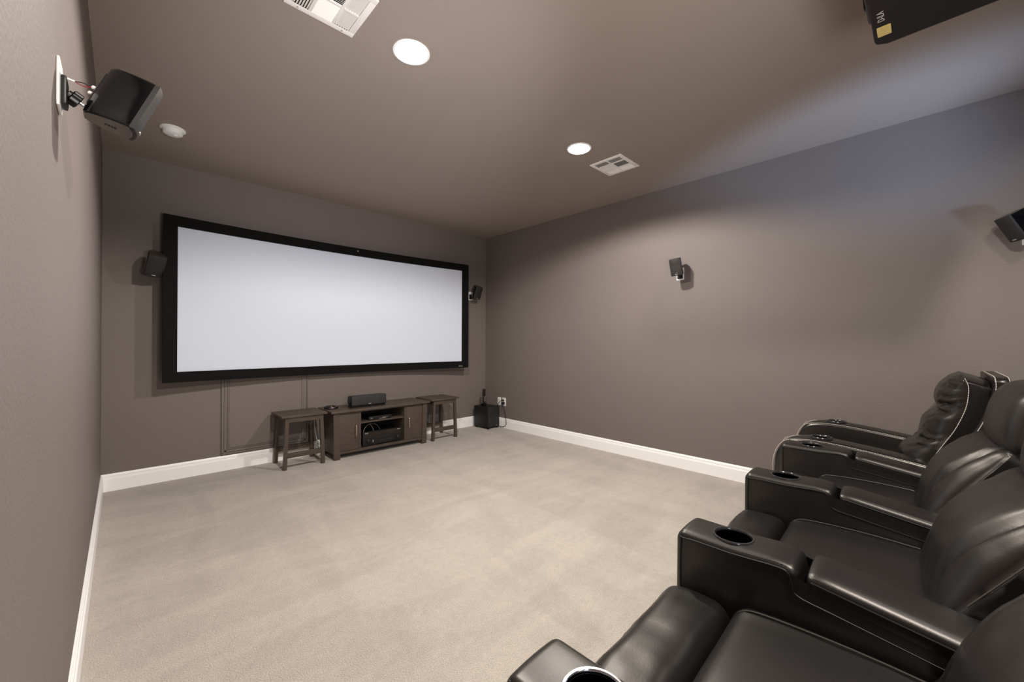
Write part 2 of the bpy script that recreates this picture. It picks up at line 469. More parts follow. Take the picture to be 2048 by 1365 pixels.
    if wires:
        s = MM @ Vector((.004, .007, .028)); m1 = s+n*.022+Vector((0, 0, -.003))
        obj('cable_jacket', tube([s, m1], .0028, 8), M['plastic'], root)
        e1 = (inv @ base) @ Vector((0, .068-rake*.008, .008)); e2 = (inv @ base) @ Vector((0, .068+rake*.012, -.012))
        obj('wire', tube(smooth_path([m1, m1*.5+e1*.5+Vector((0, 0, -.005)), e1]), .0011, 6), M['red'], root)
        obj('wire', tube(smooth_path([m1, m1*.5+e1*.5+Vector((0, 0, .003)), e1*.8+e2*.2]), .0011, 6), M['rubber'], root)
    return root
G_SPK = 'wall mounted satellite speakers'
def fdir(yaw_xy, pitch):
    v = Vector((yaw_xy[0], yaw_xy[1], 0)).normalized(); return v*math.cos(pitch)+Vector((0, 0, -math.sin(pitch)))
R_ = math.radians
make_speaker('wall_speaker', 'black satellite speaker on a white plate high on the left wall, with red wire', 'speaker',
             (-.003, 1.515, 1.851), fdir((1, .02), R_(12)), None, .875, (XL, 1.503, 1.842), (1, 0, 0), G_SPK, rake=.17, wires=True)
make_speaker('wall_speaker', 'black satellite speaker mounted left of the projection screen', 'speaker',
             (.183, 4.43, 1.845), fdir((.2, -1), R_(29)), None, 1.1, (.19, YB, 1.845), (0, -1, 0), G_SPK, roll=R_(5))
make_speaker('wall_speaker', 'black satellite speaker mounted between the projection screen and the right corner', 'speaker',
             (3.607, 4.47, 1.915), fdir((-.1, -1), R_(24)), None, 1.05, (3.585, YB, 1.865), (0, -1, 0), G_SPK, roll=R_(3))
make_speaker('wall_speaker', 'black satellite speaker alone in the middle of the right wall, grille facing out', 'speaker',
             (3.755, 1.652, 1.925), fdir((-1, -.12), R_(14)), None, .95, (XR, 1.672, 1.872), (-1, 0, 0), G_SPK, roll=R_(-5))
make_speaker('wall_speaker', 'black satellite speaker cut off by the right edge of the photo, above the recliners', 'speaker',
             (3.765, -.366, 1.908), fdir((-.48, .88), R_(29)), None, .95, (XR, -.42, 1.86), (-1, 0, 0), G_SPK)

# ------------------------------------------------------------------ ceiling things
def can_light(x, y, label):
    t = thing('recessed_light', label, 'ceiling light', (x, y, H), 0, 'recessed ceiling lights')
    obj('trim_ring', lathe([(.082, 0), (.096, 0), (.096, -.004), (.092, -.007), (.0845, -.007), (.0845, 0)], 48), M['white'], t)
    obj('diffuser', lathe([(.084, -.001), (.083, -.007), (.070, -.012), (.04, -.016), (.015, -.0175), (.001, -.018)], 48), M['lens'], t)
    return t
cans = [(1.093, 1.905), (2.586, 1.924)]
can_light(*cans[0], 'lit round recessed ceiling light nearest the camera, beside the large vent')
can_light(*cans[1], 'lit round recessed ceiling light farther away, beside the small white vent near the right wall')

def vent(label, cx, cy, flip):
    t = thing('ceiling_vent', label, 'vent', (cx, cy, H), 0, 'white ceiling air vents')
    w, l = .155, .15
    bm = BM()
    fr = .03
    box(bm, -w, w, -l, -l+fr, -.008, 0, .002); box(bm, -w, w, l-fr, l, -.008, 0, .002)
    box(bm, -w, -w+fr, -l+fr, l-fr, -.008, 0, .002); box(bm, w-fr, w, -l+fr, l-fr, -.008, 0, .002)
    c0 = .052
    for x in (-c0, c0): box(bm, x-.007, x+.007, -l+fr, l-fr, -.008, 0, .001)
    for a, b in ((-w+fr, -c0-.007), (-c0+.007, c0-.007), (c0+.007, w-fr)): box(bm, a, b, -.006, .006, -.008, 0, .001)
    obj('frame', bm, M['vent'], t)
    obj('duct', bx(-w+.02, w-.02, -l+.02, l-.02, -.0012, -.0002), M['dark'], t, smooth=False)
    def slats(x0, x1, y0, y1, along_y, tilt):
        bm = BM()
        span = (x1-x0) if along_y else (y1-y0); k = max(3, int(span/.0095))
        for i in range(k):
            s = (i+.5)/k*span
            if along_y: mt = Matrix.Translation((x0+s, (y0+y1)/2, -.0045)) @ Matrix.Rotation(tilt, 4, 'Y'); box(bm, -.005, .005, -(y1-y0)/2, (y1-y0)/2, -.0005, .0005, mtx=mt)
            else: mt = Matrix.Translation(((x0+x1)/2, y0+s, -.0045)) @ Matrix.Rotation(tilt, 4, 'X'); box(bm, -(x1-x0)/2, (x1-x0)/2, -.005, .005, -.0005, .0005, mtx=mt)
        obj('louver', bm, M['vent'], t, smooth=False)
    a = R_(38)
    for y0, y1 in ((-l+fr, -.006), (.006, l-fr)):
        slats(-w+fr, -c0-.007, y0, y1, True, -a); slats(c0+.007, w-fr, y0, y1, True, a)
    slats(-c0+.007, c0-.007, -l+fr, -.006, False, a); slats(-c0+.007, c0-.007, .006, l-fr, False, -a)
    for x in (-.10, .10):
        for y in (-l+.014, l-.014): obj('screw', lathe([(.005, -.008), (.005, -.009), (.002, -.01)], 10, c=(x, y, 0)), M['grey'], t)
vent('white square ceiling vent cut off by the top edge of the photo', .667, 1.865, 0)
vent('white square ceiling vent beside the far ceiling light, near the right wall', 3.05, 1.89, 1)

sd = thing('smoke_detector', 'round white smoke detector on the ceiling beyond the left wall speaker', 'smoke detector', (.257, 3.80, H))
obj('base', lathe([(.074, 0), (.074, -.008), (.066, -.013), (.03, -.013)], 40), M['plastic'], sd)
obj('housing', lathe([(.060, -.012), (.060, -.022), (.056, -.036), (.044, -.043), (.02, -.045), (.001, -.045)], 40), M['plastic'], sd)
obj('test_button', lathe([(.012, -.043), (.012, -.0475), (.008, -.049), (.001, -.049)], 20, c=(.015, -.01, 0)), M['white'], sd)

# projector hanging upside down
PZ = 2.355
pj = thing('projector', 'black ceiling mounted projector with gold sticker cut off by the top edge of the photo', 'projector', (1.875, -.09, H))
P0 = Vector((1.875, -.09, H))
pl = fillet([(-.225, -.25), (.225, -.25), (.225, .205), (.205, .235), (.19, .238), (-.19, .238), (-.205, .235), (-.225, .205)], .006, 3)
obj('housing', slab(pl, PZ-H, PZ-H+.18, .008, lambda p, w: Vector((p.x, p.y, w)), seg=3), M['proj'], pj, angle=30)
# front bezel with bulging lens surround
bm = BM(); slab(fillet([(-.105, .02), (.105, .02), (.105, .15), (-.105, .15)], .03, 5), .228, .248, .010, lambda p, w: Vector((p.x-.0, w, PZ-H+p.y)), bm)
fb = obj('front_bezel', bm, M['gloss'], pj)
obj('lens', lathe([(.055, .245), (.055, .252), (.048, .254), (.044, .250), (.001, .247)], 40, axis='Y', c=(0, 0, PZ-H+.085)), M['cup'], fb)
obj('mount_pole', tube([(0, 0, PZ-H+.17), (0, 0, -.01)], .022, 16), M['black'], pj)
obj('mount_plate', bx(-.08, .08, -.08, .08, -.012, 0, .003), M['black'], pj)
def under(cx, cy, name, body, size, m):
    # reads normally when seen from below with the front edge up
    R = Matrix(((-1, 0, 0), (0, 1, 0), (0, 0, -1))).to_4x4()
    return text_mesh(name, body, size, m, Matrix.Translation((cx-P0.x, cy-P0.y, PZ-H-.0006)) @ R @ Matrix.Diagonal((.9, 1, 1, 1)), pj, .0004)
under(1.906, .120, 'lettering', 'D-ILA', .027, M['grey'])
bm = BM()
for k in range(7): box(bm, 1.787-k*.008-P0.x, 1.7895-k*.008-P0.x, .113-P0.y, .131-P0.y, PZ-H-.0008, PZ-H+.0005)
obj('marking', bm, M['grey'], pj, smooth=False)
st = obj('sticker', slab(fillet([(1.968-P0.x, .098-P0.y), (2.031-P0.x, .098-P0.y), (2.031-P0.x, .136-P0.y), (1.968-P0.x, .136-P0.y)], .003, 2), PZ-H-.0008, PZ-H+.001, .0003, lambda p, w: Vector((p.x, p.y, w)), seg=1), M['sticker'], pj, smooth=False)

# ------------------------------------------------------------------ media furniture
ts = thing('media_console', 'dark espresso media console with two doors and open middle shelves under the screen', 'tv stand', (2.08, 4.36, 0))
O = Vector((2.08, 4.36, 0))
def lb(bm, x0, x1, y0, y1, z0, z1, bev=.0015, o=O): return box(bm, x0-o.x, x1-o.x, y0-o.y, y1-o.y, z0-o.z, z1-o.z, bev)
obj('tabletop', lb(BM(), 1.508, 2.652, 4.152, 4.548, .478, .5, .003), M['woodt'], ts)
for x0, x1 in ((1.537, 1.588), (2.572, 2.623)):
    obj('side_panel', lb(BM(), x0, x1, 4.178, 4.53, .06, .478), M['wood'], ts)
for x0, x1, s in ((1.533, 1.592, 1), (2.568, 2.627, -1)):
    for y0, y1 in ((4.172, 4.212), (4.50, 4.54)):
        bm = BM(); q = [(x0, y0), (x1, y0), (x1, y1), (x0, y1)]
        A = [bm.verts.new((x-O.x+(.012*s if k in (0, 3) and s > 0 or k in (1, 2) and s < 0 else .012*s), y-O.y, 0)) for k, (x, y) in enumerate(q)]
        Bv = [bm.verts.new((x-O.x, y-O.y, .47)) for x, y in q]
        for k in range(4): bm.faces.new([A[k], A[(k+1) % 4], Bv[(k+1) % 4], Bv[k]])
        bm.faces.new(A[::-1]); bm.faces.new(Bv)
        obj('leg', bm, M['wood'], ts, smooth=False)
for x0, x1 in ((1.80, 1.824), (2.333, 2.357)): obj('divider', lb(BM(), x0, x1, 4.184, 4.53, .05, .478), M['wood'], ts)
obj('bottom_rail', lb(BM(), 1.588, 2.572, 4.18, 4.53, .052, .076), M['wood'], ts)
obj('top_rail', lb(BM(), 1.588, 2.572, 4.186, 4.21, .462, .478), M['wood'], ts)
obj('back_panel', lb(BM(), 1.588, 2.572, 4.518, 4.53, .06, .478), M['cavity'], ts)
obj('shelf', lb(BM(), 1.824, 2.333, 4.196, 4.515, .336, .351), M['wood'], ts)
for x0, x1, hx in ((1.592, 1.798, 1.764), (2.359, 2.568, 2.383)):
    bm = BM(); lb(bm, x0, x1, 4.183, 4.2, .079, .461, .002)
    d = obj('door', bm, M['wood'], ts)
    hz0, hz1 = .214, .334
    bm = tube(smooth_path([(hx-O.x, 4.186-O.y, hz0+.006), (hx-O.x, 4.168-O.y, hz0+.003), (hx-O.x, 4.161-O.y, hz0+.015), (hx-O.x, 4.161-O.y, hz1-.015), (hx-O.x, 4.168-O.y, hz1-.003), (hx-O.x, 4.186-O.y, hz1-.006)], 6), .0055, 8)
    obj('handle', bm, M['steel'], d)

def end_table(label, x0, x1):
    o = Vector(((x0+x1)/2, 4.345, 0))
    t = thing('end_table', label, 'side table', tuple(o), 0, 'dark wood end tables beside the console')
    w = (x1-x0)/2
    obj('tabletop', lb(BM(), x0, x1, 4.16, 4.53, .488, .507, .003, o), M['woodt'], t)
    fl, ft = w-.034, w-.052
    bm = BM(); 
    box(bm, -ft+.01, ft-.01, -.168, -.150, .44, .488, .001); box(bm, -ft+.01, ft-.01, .150, .168, .44, .488, .001)
    box(bm, -ft-.012, -ft+.006, -.15, .15, .445, .488, .001); box(bm, ft-.006, ft+.012, -.15, .15, .445, .488, .001)
    obj('apron', bm, M['wood'], t)
    for sx in (-1, 1):
        for sy in (-1, 1):
            bm = rail((sx*fl, sy*.158, 0), (sx*ft, sy*.155, .488), .033, .027, BM())
            obj('leg', bm, M['wood'], t, smooth=False)
    for sy in (-1, 1):
        obj('stretcher', bx(-fl+.02, fl-.02, sy*.157-.008, sy*.157+.008, .105, .155, .001), M['wood'], t)
    return t
end_table('dark wood end table with splayed legs standing left of the media console', 1.064, 1.474)
end_table('dark wood end table with splayed legs standing right of the media console', 2.682, 3.088)

# centre speaker on the console
cs = thing('center_speaker', 'long black centre speaker with rounded ends on top of the media console', 'speaker', (1.935, 4.29, .5))
def cs_def(p, u): return p
pr = fillet([(-.055, .022), (.06, .022), (.085, .065), (.06, .125), (-.045, .130)], [.01, .02, .05, .02, .01], 6)
obj('cabinet', slab(pr, -.19, .19, .02, lambda p, w: Vector((w, p.x, p.y)), seg=4), M['gloss'], cs)
pg = fillet([(-.072, .026), (-.052, .022), (-.042, .130), (-.062, .124)], .006, 3)
obj('grille', slab(pg, -.196, .196, .012, lambda p, w: Vector((w, p.x, p.y)), seg=4), M['cloth'], cs)
obj('foot', rbox(-.19, .19, -.05, .05, 0, .024, .004, (6, 6, 4)), M['black'], cs)
obj('badge', bx(-.014, .014, -.0745, -.0715, .034, .040), M['silver'], cs, smooth=False)

# round gadget with pink lights and an infrared eye on the console
rg = thing('media_puck', 'small round black gadget with pinkish lights on the left end of the console', 'gadget', (1.588, 4.385, .5))
obj('body', lathe([(.062, 0), (.07, .006), (.068, .018), (.060, .025), (.045, .024), (.040, .018), (.001, .018)], 40), M['black'], rg)
obj('lobe', lathe([(.02, .015), (.022, .024), (.016, .031), (.001, .033)], 20, c=(.03, -.018, 0)), M['black'], rg)
for x, y, z, r in ((-.018, -.055, .026, .006), (-.008, -.064, .018, .006), (.036, -.050, .024, .0045)):
    bm = BM(); bmesh.ops.create_icosphere(bm, subdivisions=2, radius=r, matrix=Matrix.Translation((x, y, z)))
    obj('light', bm, M['pink'], rg)
tag(obj('infrared_sensor', lathe([(.008, 0), (.008, .004), (.005, .007), (.001, .008)], 16), M['rubber'], loc=(1.718, 4.20, .5)),
    'tiny black infrared sensor dot on the console top, front edge left of the centre speaker', 'sensor')

# receiver
av = thing('av_receiver', 'black audio receiver with two knobs on the console bottom shelf', 'receiver', (2.083, 4.36, .076))
obj('case', bx(-.212, .212, -.135, .145, .012, .142, .003), M['black'], av)
fp = obj('front_panel', bx(-.228, .228, -.152, -.134, .010, .155, .003), M['black'], av)
obj('display', bx(-.215, .215, -.1535, -.151, .098, .148, .001), M['display'], fp)
for x in (-.17, .175):
    obj('knob', lathe([(.027, -.150), (.027, -.154), (.019, -.155), (.0185, -.172), (.016, -.174), (.001, -.174)], 28, axis='Y', c=(x, 0, .055)), M['black'], fp)
bm = BM()
for k in range(5): box(bm, -.04+k*.03, -.024+k*.03, -.1532, -.151, .045, .050)
for k in range(4): box(bm, -.03+k*.03, -.02+k*.03, -.1532, -.151, .028, .032)
for k in range(8): box(bm, -.045+k*.018, -.035+k*.018, -.1532, -.151, .085, .0875)
box(bm, .09, .096, -.1532, -.151, .035, .055)
obj('button', bm, M['gstitch'], fp, smooth=False)
obj('power_light', bx(-.118, -.110, -.1534, -.151, .040, .062), M['silver'], fp, smooth=False)
bm = BM(); 
for k in range(5): box(bm, -.205+k*.0075, -.2+k*.0075, -.1542, -.1525, .138, .145)
for k in range(6): box(bm, .17+k*.006, .174+k*.006, -.1542, -.1525, .138, .143)
obj('lettering', bm, M['grey'], fp, smooth=False)
for x in (-.18, .18):
    for y in (-.11, .11): obj('foot', lathe([(.02, 0), (.02, .01), (.018, .013)], 16, c=(x, y, 0)), M['rubber'], av)
dv = thing('disc_player', 'slim dark set-top box on the upper shelf inside the console', 'media player', (2.06, 4.33, .351))
obj('case', bx(-.13, .13, -.10, .10, .003, .038, .002), M['black'], dv)
bm = bx(-.132, .132, -.108, -.099, .004, .039, .002); fpd = obj('front_panel', bm, M['proj'], dv)
bm = BM(); box(bm, -.015, .06, -.1095, -.107, .008, .012); box(bm, -.115, -.09, -.1095, -.107, .018, .022); box(bm, .02, .09, -.1095, -.107, .018, .020)
obj('lettering', bm, M['silver'], fpd, smooth=False)
obj('foot', bx(-.10, .10, -.08, .08, 0, .004), M['rubber'], dv)
for nm, pts in (('long pale grey cable arching above the receiver under the shelf', [(1.872, 4.235, .2215), (1.888, 4.243, .265), (1.94, 4.258, .304), (2.0, 4.268, .302), (2.05, 4.278, .275), (2.09, 4.30, .2215)]),
                ('short pale grey cable dropping from the longer arching cable onto the receiver', [(1.955, 4.268, .304), (1.972, 4.262, .285), (1.99, 4.256, .25), (1.997, 4.256, .2215)])):
    tag(obj('signal_cable', tube(smooth_path(pts), .0028, 8), M['cable']), nm, 'cable', 'cables inside the console')

# white coil behind the left end table
cc = thing('cable_coil', 'coil of white cord behind the left end table, by the console side', 'cable', (1.492, 4.475, 0), R_(55))
bm = BM()
for k in range(6):
    r = .072-.004*(k % 3); x = -.02+k*.008
    tube([(x+.004*math.sin(a*3+k), r*.45*math.cos(a), .086+r*math.sin(a)*1.1) for a in [2*PI*i/28 for i in range(29)]], .0045, 7, bm, cap=False)
obj('loops', bm, M['plastic'], cc)
obj('lead', tube(smooth_path([(.0, .01, .16), (-.0, .03, .25), (.012, .045, .36), (.012, .05, .46)]), .004, 8), M['plastic'], cc)

# subwoofer in the corner
sw = thing('subwoofer', 'black cube subwoofer on the carpet in the right corner', 'speaker', (3.722, 4.365, 0), R_(4))
obj('cabinet', bx(-.11, .11, -.125, .14, .022, .306, .004), M['blackwood'], sw)
obj('grille', bx(-.108, .108, -.145, -.124, .026, .302, .006), M['cloth'], sw)
obj('badge', bx(.045, .062, -.1468, -.1445, .036, .043), M['silver'], sw, smooth=False)
for x in (-.09, .09):
    for y in (-.12, .11): obj('foot', lathe([(.014, 0), (.018, .022)], 14, c=(x, y, 0)), M['rubber'], sw)
rm = thing('remote_control', 'black remote control standing upright on the subwoofer', 'remote', (3.70, 4.40, .306), R_(28))
obj('dock', rbox(-.038, .038, -.03, .03, 0, .03, .006, (6, 6, 4)), M['gloss'], rm)
obj('handset', rbox(-.028, .028, -.014, .012, .015, .235, .008, (6, 5, 10)), M['black'], rm)
bm = BM()
for k in range(6):
    for j in range(3): box(bm, -.017+j*.0125, -.009+j*.0125, -.0155, -.0135, .06+k*.013, .066+k*.013)
obj('keypad', bm, M['grey'], rm, smooth=False)
obj('touch_display', bx(-.021, .021, -.0152, -.0135, .150, .20), M['cup'], rm, smooth=False)

def outlet(label, y, z0, duplex):
    t = thing('wall_outlet', label, 'outlet', (XR, y, z0), 0, 'white outlet plates by the subwoofer')
    obj('wall_plate', rbox(-.006, 0, -.036, .036, -.057, .057, .003, (3, 6, 6)), M['plastic'], t)
    if duplex:
        for z in (-.022, .022):
            s = obj('socket', slab(fillet([(-.016, -.013), (.016, -.013), (.016, .013), (-.016, .013)], .007, 4), -.009, -.005, .001, lambda p, w, z=z: Vector((w, p.x, z+p.y)), seg=1), M['white'], t)
            bm = BM(); box(bm, -.0095, -.0085, -.008, -.006, z-.005, z+.006); box(bm, -.0095, -.0085, .006, .008, z-.005, z+.006)
            obj('slot', bm, M['rubber'], s, smooth=False)
    else:
        for z in (-.02, .02): obj('jack', lathe([(.006, -.006), (.006, -.012), (.003, -.014)], 12, axis='X', c=(0, 0, z)), M['steel'], t)
    obj('screw', lathe([(.003, -.006), (.002, -.0075)], 8, axis='X'), M['grey'], t)
outlet('white cable jack plate, left of the pair on the right wall above the subwoofer', 4.262, .366, False)
outlet('white power outlet plate with black plugs, right of the pair above the subwoofer', 4.162, .366, True)
pc = thing('power_cord', 'black power cord looping from the outlet down beside the subwoofer', 'cord', (XR, 4.162, .35))
bm = rbox(-.04, -.009, -.022, .016, -.018, .016, .006, (5, 5, 5)); obj('plug', bm, M['rubber'], pc)
obj('cord', tube(smooth_path([(-.035, 0, -.005), (-.032, -.012, -.05), (-.012, -.03, -.14), (-.02, -.055, -.22), (-.022, -.06, -.29), (-.021, -.02, -.325), (-.022, .04, -.335), (-.022, .12, -.335)]), .0035, 8), M['rubber'], pc)
pc2 = thing('audio_cable', 'black audio cable running between the two outlet plates behind the subwoofer', 'cable', (XR, 4.24, .36))
obj('plug', rbox(-.045, -.009, -.088, -.068, .022, .040, .005, (5, 5, 5)), M['rubber'], pc2)
obj('cord', tube(smooth_path([(-.04, -.075, .03), (-.04, -.04, .02), (-.03, 0, -.01), (-.012, .05, -.06), (-.012, .06, -.15), (-.021, .07, -.30)]), .004, 8), M['rubber'], pc2)

# ------------------------------------------------------------------ theatre recliners
def fold(p, s, a): return noise.noise(Vector(p)*s)*a
AW = .16
def cut_hole(o, c, rad, z0, z1):
    cu = obj('tmp_cut', lathe([(rad, z0), (rad, z1)], 48, c=c), M['cup'])
    md = o.modifiers.new('b', 'BOOLEAN'); md.operation = 'DIFFERENCE'; md.object = cu; md.solver = 'EXACT'
    par = cu.matrix_world.copy(); cu.parent = o.parent; bpy.context.view_layer.update()
    me = bpy.data.meshes.new_from_object(o.evaluated_get(bpy.context.evaluated_depsgraph_get()))
    o.modifiers.clear(); old = o.data; o.data = me; me.name = o.name
    for p in me.polygons: p.use_smooth = True
    me.set_sharp_from_angle(angle=math.radians(60))
    bpy.data.objects.remove(cu)
def arm_parts(root, x0, front_ring, brighten=False):
    """one arm: body, pad, cup holder. local y 0 = front, negative = back"""
    top = .62
    out = [(0.0, .06), (0.0, .602), (-.016, .62), (-.16, .617), (-.27, .622), (-.315, .614), (-.322, .575), (-.335, .56), (-.60, .517), (-1.02, .45), (-1.02, .06)]
    poly = fillet(out, [.01, .03, .03, .05, .04, .03, .02, .04, .05, .02, .01], 6)
    poly = densify(poly, .03)
    def to3(p, w):
        # sides swell a little
        c = (w-(x0+AW/2))/(AW/2); sw = .006*math.sin(max(0, min(1, p.y/.6))*PI)*c
        dz = .0
        if p.y > .58 and p.x > -.33: dz = .006*(1-c*c)
        return Vector((w+sw, p.x, p.y+dz))
    arm = obj('armrest', slab(poly, x0+.002, x0+AW-.012, .016, to3, seg=4, nx=8), M['leather'], root, angle=60)
    # pad
    def pad_def(p, u):
        t = (-.335-p.y)
        p = p.copy(); p.z += -.165*t + .006*(1-u.x*u.x)*(1 if u.z > 0 else 0)
        if u.z > 0 and u.y > .9: p.z -= .004
        return p
    obj('arm_pad', rbox(x0, x0+AW+.006, -1.0, -.334, .556, .617, .018, (10, 22, 6), pad_def), M['leather'], arm)
    # seams
    edge = [(x0+.0005, y, z) for y, z in ((-.015, .10), (-.015, .40), (-.016, .583), (-.03, .603), (-.16, .603), (-.27, .608), (-.296, .600), (-.305, .575), (-.318, .549), (-.40, .534), (-.60, .502), (-.95, .445))]
    edge = smooth_path(edge, 8)
    obj('piping', tube(edge, .0026, 6), M['seam'], arm)
    st = [Vector((x0+.0065, p.y, p.z+.0105)) for p in edge if -.30 < p.y < -.012 and p.z > .55]
    obj('stitching', stitches(st, .0009), M['gstitch'], arm)
    pe = smooth_path([(x0-.001, y, .598+.165*(y+.335)) for y in (-.345, -.5, -.7, -.95)], 8)
    obj('piping', tube(pe, .0022, 6), M['seam'], arm)
    pst = [Vector((x0+.005, p.y, p.z+.0125)) for p in pe]
    obj('stitching', stitches(pst, .0009), M['gstitch'], arm)
    cz = .6235
    cc_ = (x0+AW/2-.004, -.145, 0)
    cut_hole(arm, cc_, .053, cz-.085, cz+.1)
    ch = obj('cup_holder', lathe([(.0535, cz-.005), (.0572, cz-.004), (.0576, cz), (.0555, cz+.0035), (.0515, cz+.0035), (.0495, cz+.001), (.0492, cz-.006), (.0525, cz-.006)], 48, c=cc_), front_ring, arm)
    obj('cup_well', lathe([(.0525, cz-.004), (.0525, cz-.082), (.001, cz-.083), (.001, cz-.081), (.046, cz-.080), (.0487, cz-.075), (.0489, cz-.004)], 40, c=cc_), M['cup'], ch)
    return arm
SP = .768
def recliner(label, loc, rot, ring, right_arm=False):
    t = thing('theater_recliner', label, 'recliner', loc, rot, 'connected black theater recliners')
    arm_parts(t, 0, ring)
    if right_arm: arm_parts(t, SP-.02, ring)
    xa, xb = AW-.006, SP-.004+(-.016 if right_arm else 0)
    # footrest cushion
    def fr_def(p, u):
        p = p.copy()
        cr = 1-abs(u.x)**4
        if u.z > 0: p.z += .010*cr*max(0, 1-u.y*u.y)
        w = noise.noise(Vector((p.x*9+loc[0]*7, p.y*16, p.z*8)))*.0045+noise.noise(Vector((p.x*26+loc[0]*5, p.y*8, p.z*9)))*.003*(1-abs(u.x))
        if u.z > -.2: p.z += w; p.y += w*.6
        return p
    obj('footrest', rbox(xa+.002, xb-.002, -.172, .014, .08, .476, .05, (30, 22, 14), fr_def), M['leather'], t, angle=70)
    # seat cushion
    def st_def(p, u):
        p = p.copy(); 
        if u.z > 0:
            p.z += .016*(1-abs(u.x)**2.5)*(1-max(0, u.y)**4) - .02*max(0, -u.y)
            p.z += noise.noise(Vector((p.x*7+loc[0], p.y*7, 3)))*.004
            # raised piping ridge
            for xs in (-.80, .80):
                p.z += .004*math.exp(-((u.x-xs)/.05)**2)
        return p
    seat = obj('seat', rbox(xa, xb, -.80, -.178, .25, .492, .045, (30, 24, 10), st_def), M['leather'], t, angle=70)
    hw2 = (xb-xa)/2; xm = (xa+xb)/2
    for s in (-.80, .80):
        pts = [(xm+s*hw2, y, z) for y, z in ((-.183, .42), (-.188, .465), (-.20, .488), (-.23, .502), (-.30, .5075), (-.40, .509), (-.48, .507), (-.56, .502))]
        obj('piping', tube(smooth_path(pts, 8), .0018, 6), M['piping'], seat)
    # backrest: leaning cushion with centre panel and bolsters
    A = Vector((-.475, .32)); D = Vector((-.558, .83)).normalized(); Nf = Vector((D.y, -D.x)); LB = .60
    def lobes(u):
        a = abs(u)
        return (max(0, 1-a**3.2))**.62
    def bk_def(p, u):
        s = p.z; d = p.y
        t_ = s/LB
        amp = max(.03, .10*math.sin(max(0, min(PI, .64+(t_-.42)*3.4))))
        if d > .02:
            k = (d-.02)/.05
            # fold between the centre panel and each bolster, drifting outward toward the top
            g = .56+.30*max(0, t_-.35)
            gr = math.exp(-((abs(u.x)-g)/.055)**2)*.026*min(1, t_*2.2)
            cre = 0
            d = .015+k*(max(.004, amp-.015)*lobes(u.x)-gr*.8)
            wr = noise.noise(Vector((p.x*14+loc[0]*9, s*22, 1)))*.0035+noise.noise(Vector((p.x*40, s*9+loc[0]*3, 2)))*.0022*abs(u.x)
            d += wr*k
        q = A+D*s+Nf*d
        return Vector((p.x, q.x, q.y))
    bx0, bx1 = AW+.014, SP-.006+(-.02 if right_arm else 0)
    back = obj('backrest', rbox(bx0, bx1, -.11, .07, .0, LB, .035, (40, 10, 36), bk_def), M['leather'], t, angle=80)
    for xs in (bx0+.003, bx1-.003):
        pts = [(xs, (A+D*s+Nf*.020).x, (A+D*s+Nf*.020).y) for s in (.30, .38, .46, .555)]
        obj('piping', tube(smooth_path(pts, 6), .002, 6), M['piping'], back)
    # headrest pillow
    def hd_def(p, u):
        p = p.copy(); z = p.z; k = (p.y+.10)/.2
        b = .045*lobes(u.x)*max(0, 1-((z-.925)/.16)**2)
        if u.y > 0: p.y += b*u.y*1.0
        p.y += -.22*(z-.86)
        p.z += .018*(1-u.x*u.x)*u.z
        w = noise.noise(Vector((p.x*10+loc[0]*5, p.y*9, p.z*16)))*.004
        if u.y > 0: p.y += w
        return p
    hr = obj('headrest', rbox(bx0+.004, bx1-.004, -.95, -.80, .80, 1.055, .06, (34, 14, 20), hd_def), M['leather'], t, angle=80)
    for xs in (bx0+.006, bx1-.006):
        pts = [(xs, -.835-.22*(z-.86), z) for z in (.85, .89, .94, 1.0)]
        obj('piping', tube(smooth_path(pts, 6), .002, 6), M['seam'], hr)
    # rear shell
    sh = [(-.62, .30), (-.70, .30), (-1.04, .98), (-1.0, 1.02), (-.95, 1.0)]
    obj('back_shell', slab(fillet(sh, [.02, .03, .03, .02, .02], 4), bx0, bx1, .012, lambda p, w: Vector((w, p.x, p.y))), M['leather'], t)
    obj('base', bx(xa+.01, xb-.01, -.95, -.08, 0, .25, .01), M['seam'], t)
    for x in (.03, xb-.03 if not right_arm else SP+.09):
        for y in (-.06, -.95): obj('foot', lathe([(.02, 0), (.022, .065)], 14, c=(x, y, 0)), M['rubber'], t)
    return t
ROT = .036
recliner('black leather theater recliner nearest the camera, with cup holder ring coloured silver for its lamp reflection', (.486, .528, 0), ROT, M['chrome'])  # chrome paints the lamp's reflection into this ring; the row shares one ring type
recliner('black leather theater recliner in the middle of the connected row of three', (.486+.7715, .528+.0278, 0), ROT, M['ring'])
recliner('black leather theater recliner at the far end of the row, beside the white stitched recliner', (.486+1.543, .528+.0556, 0), ROT, M['ring'], True)

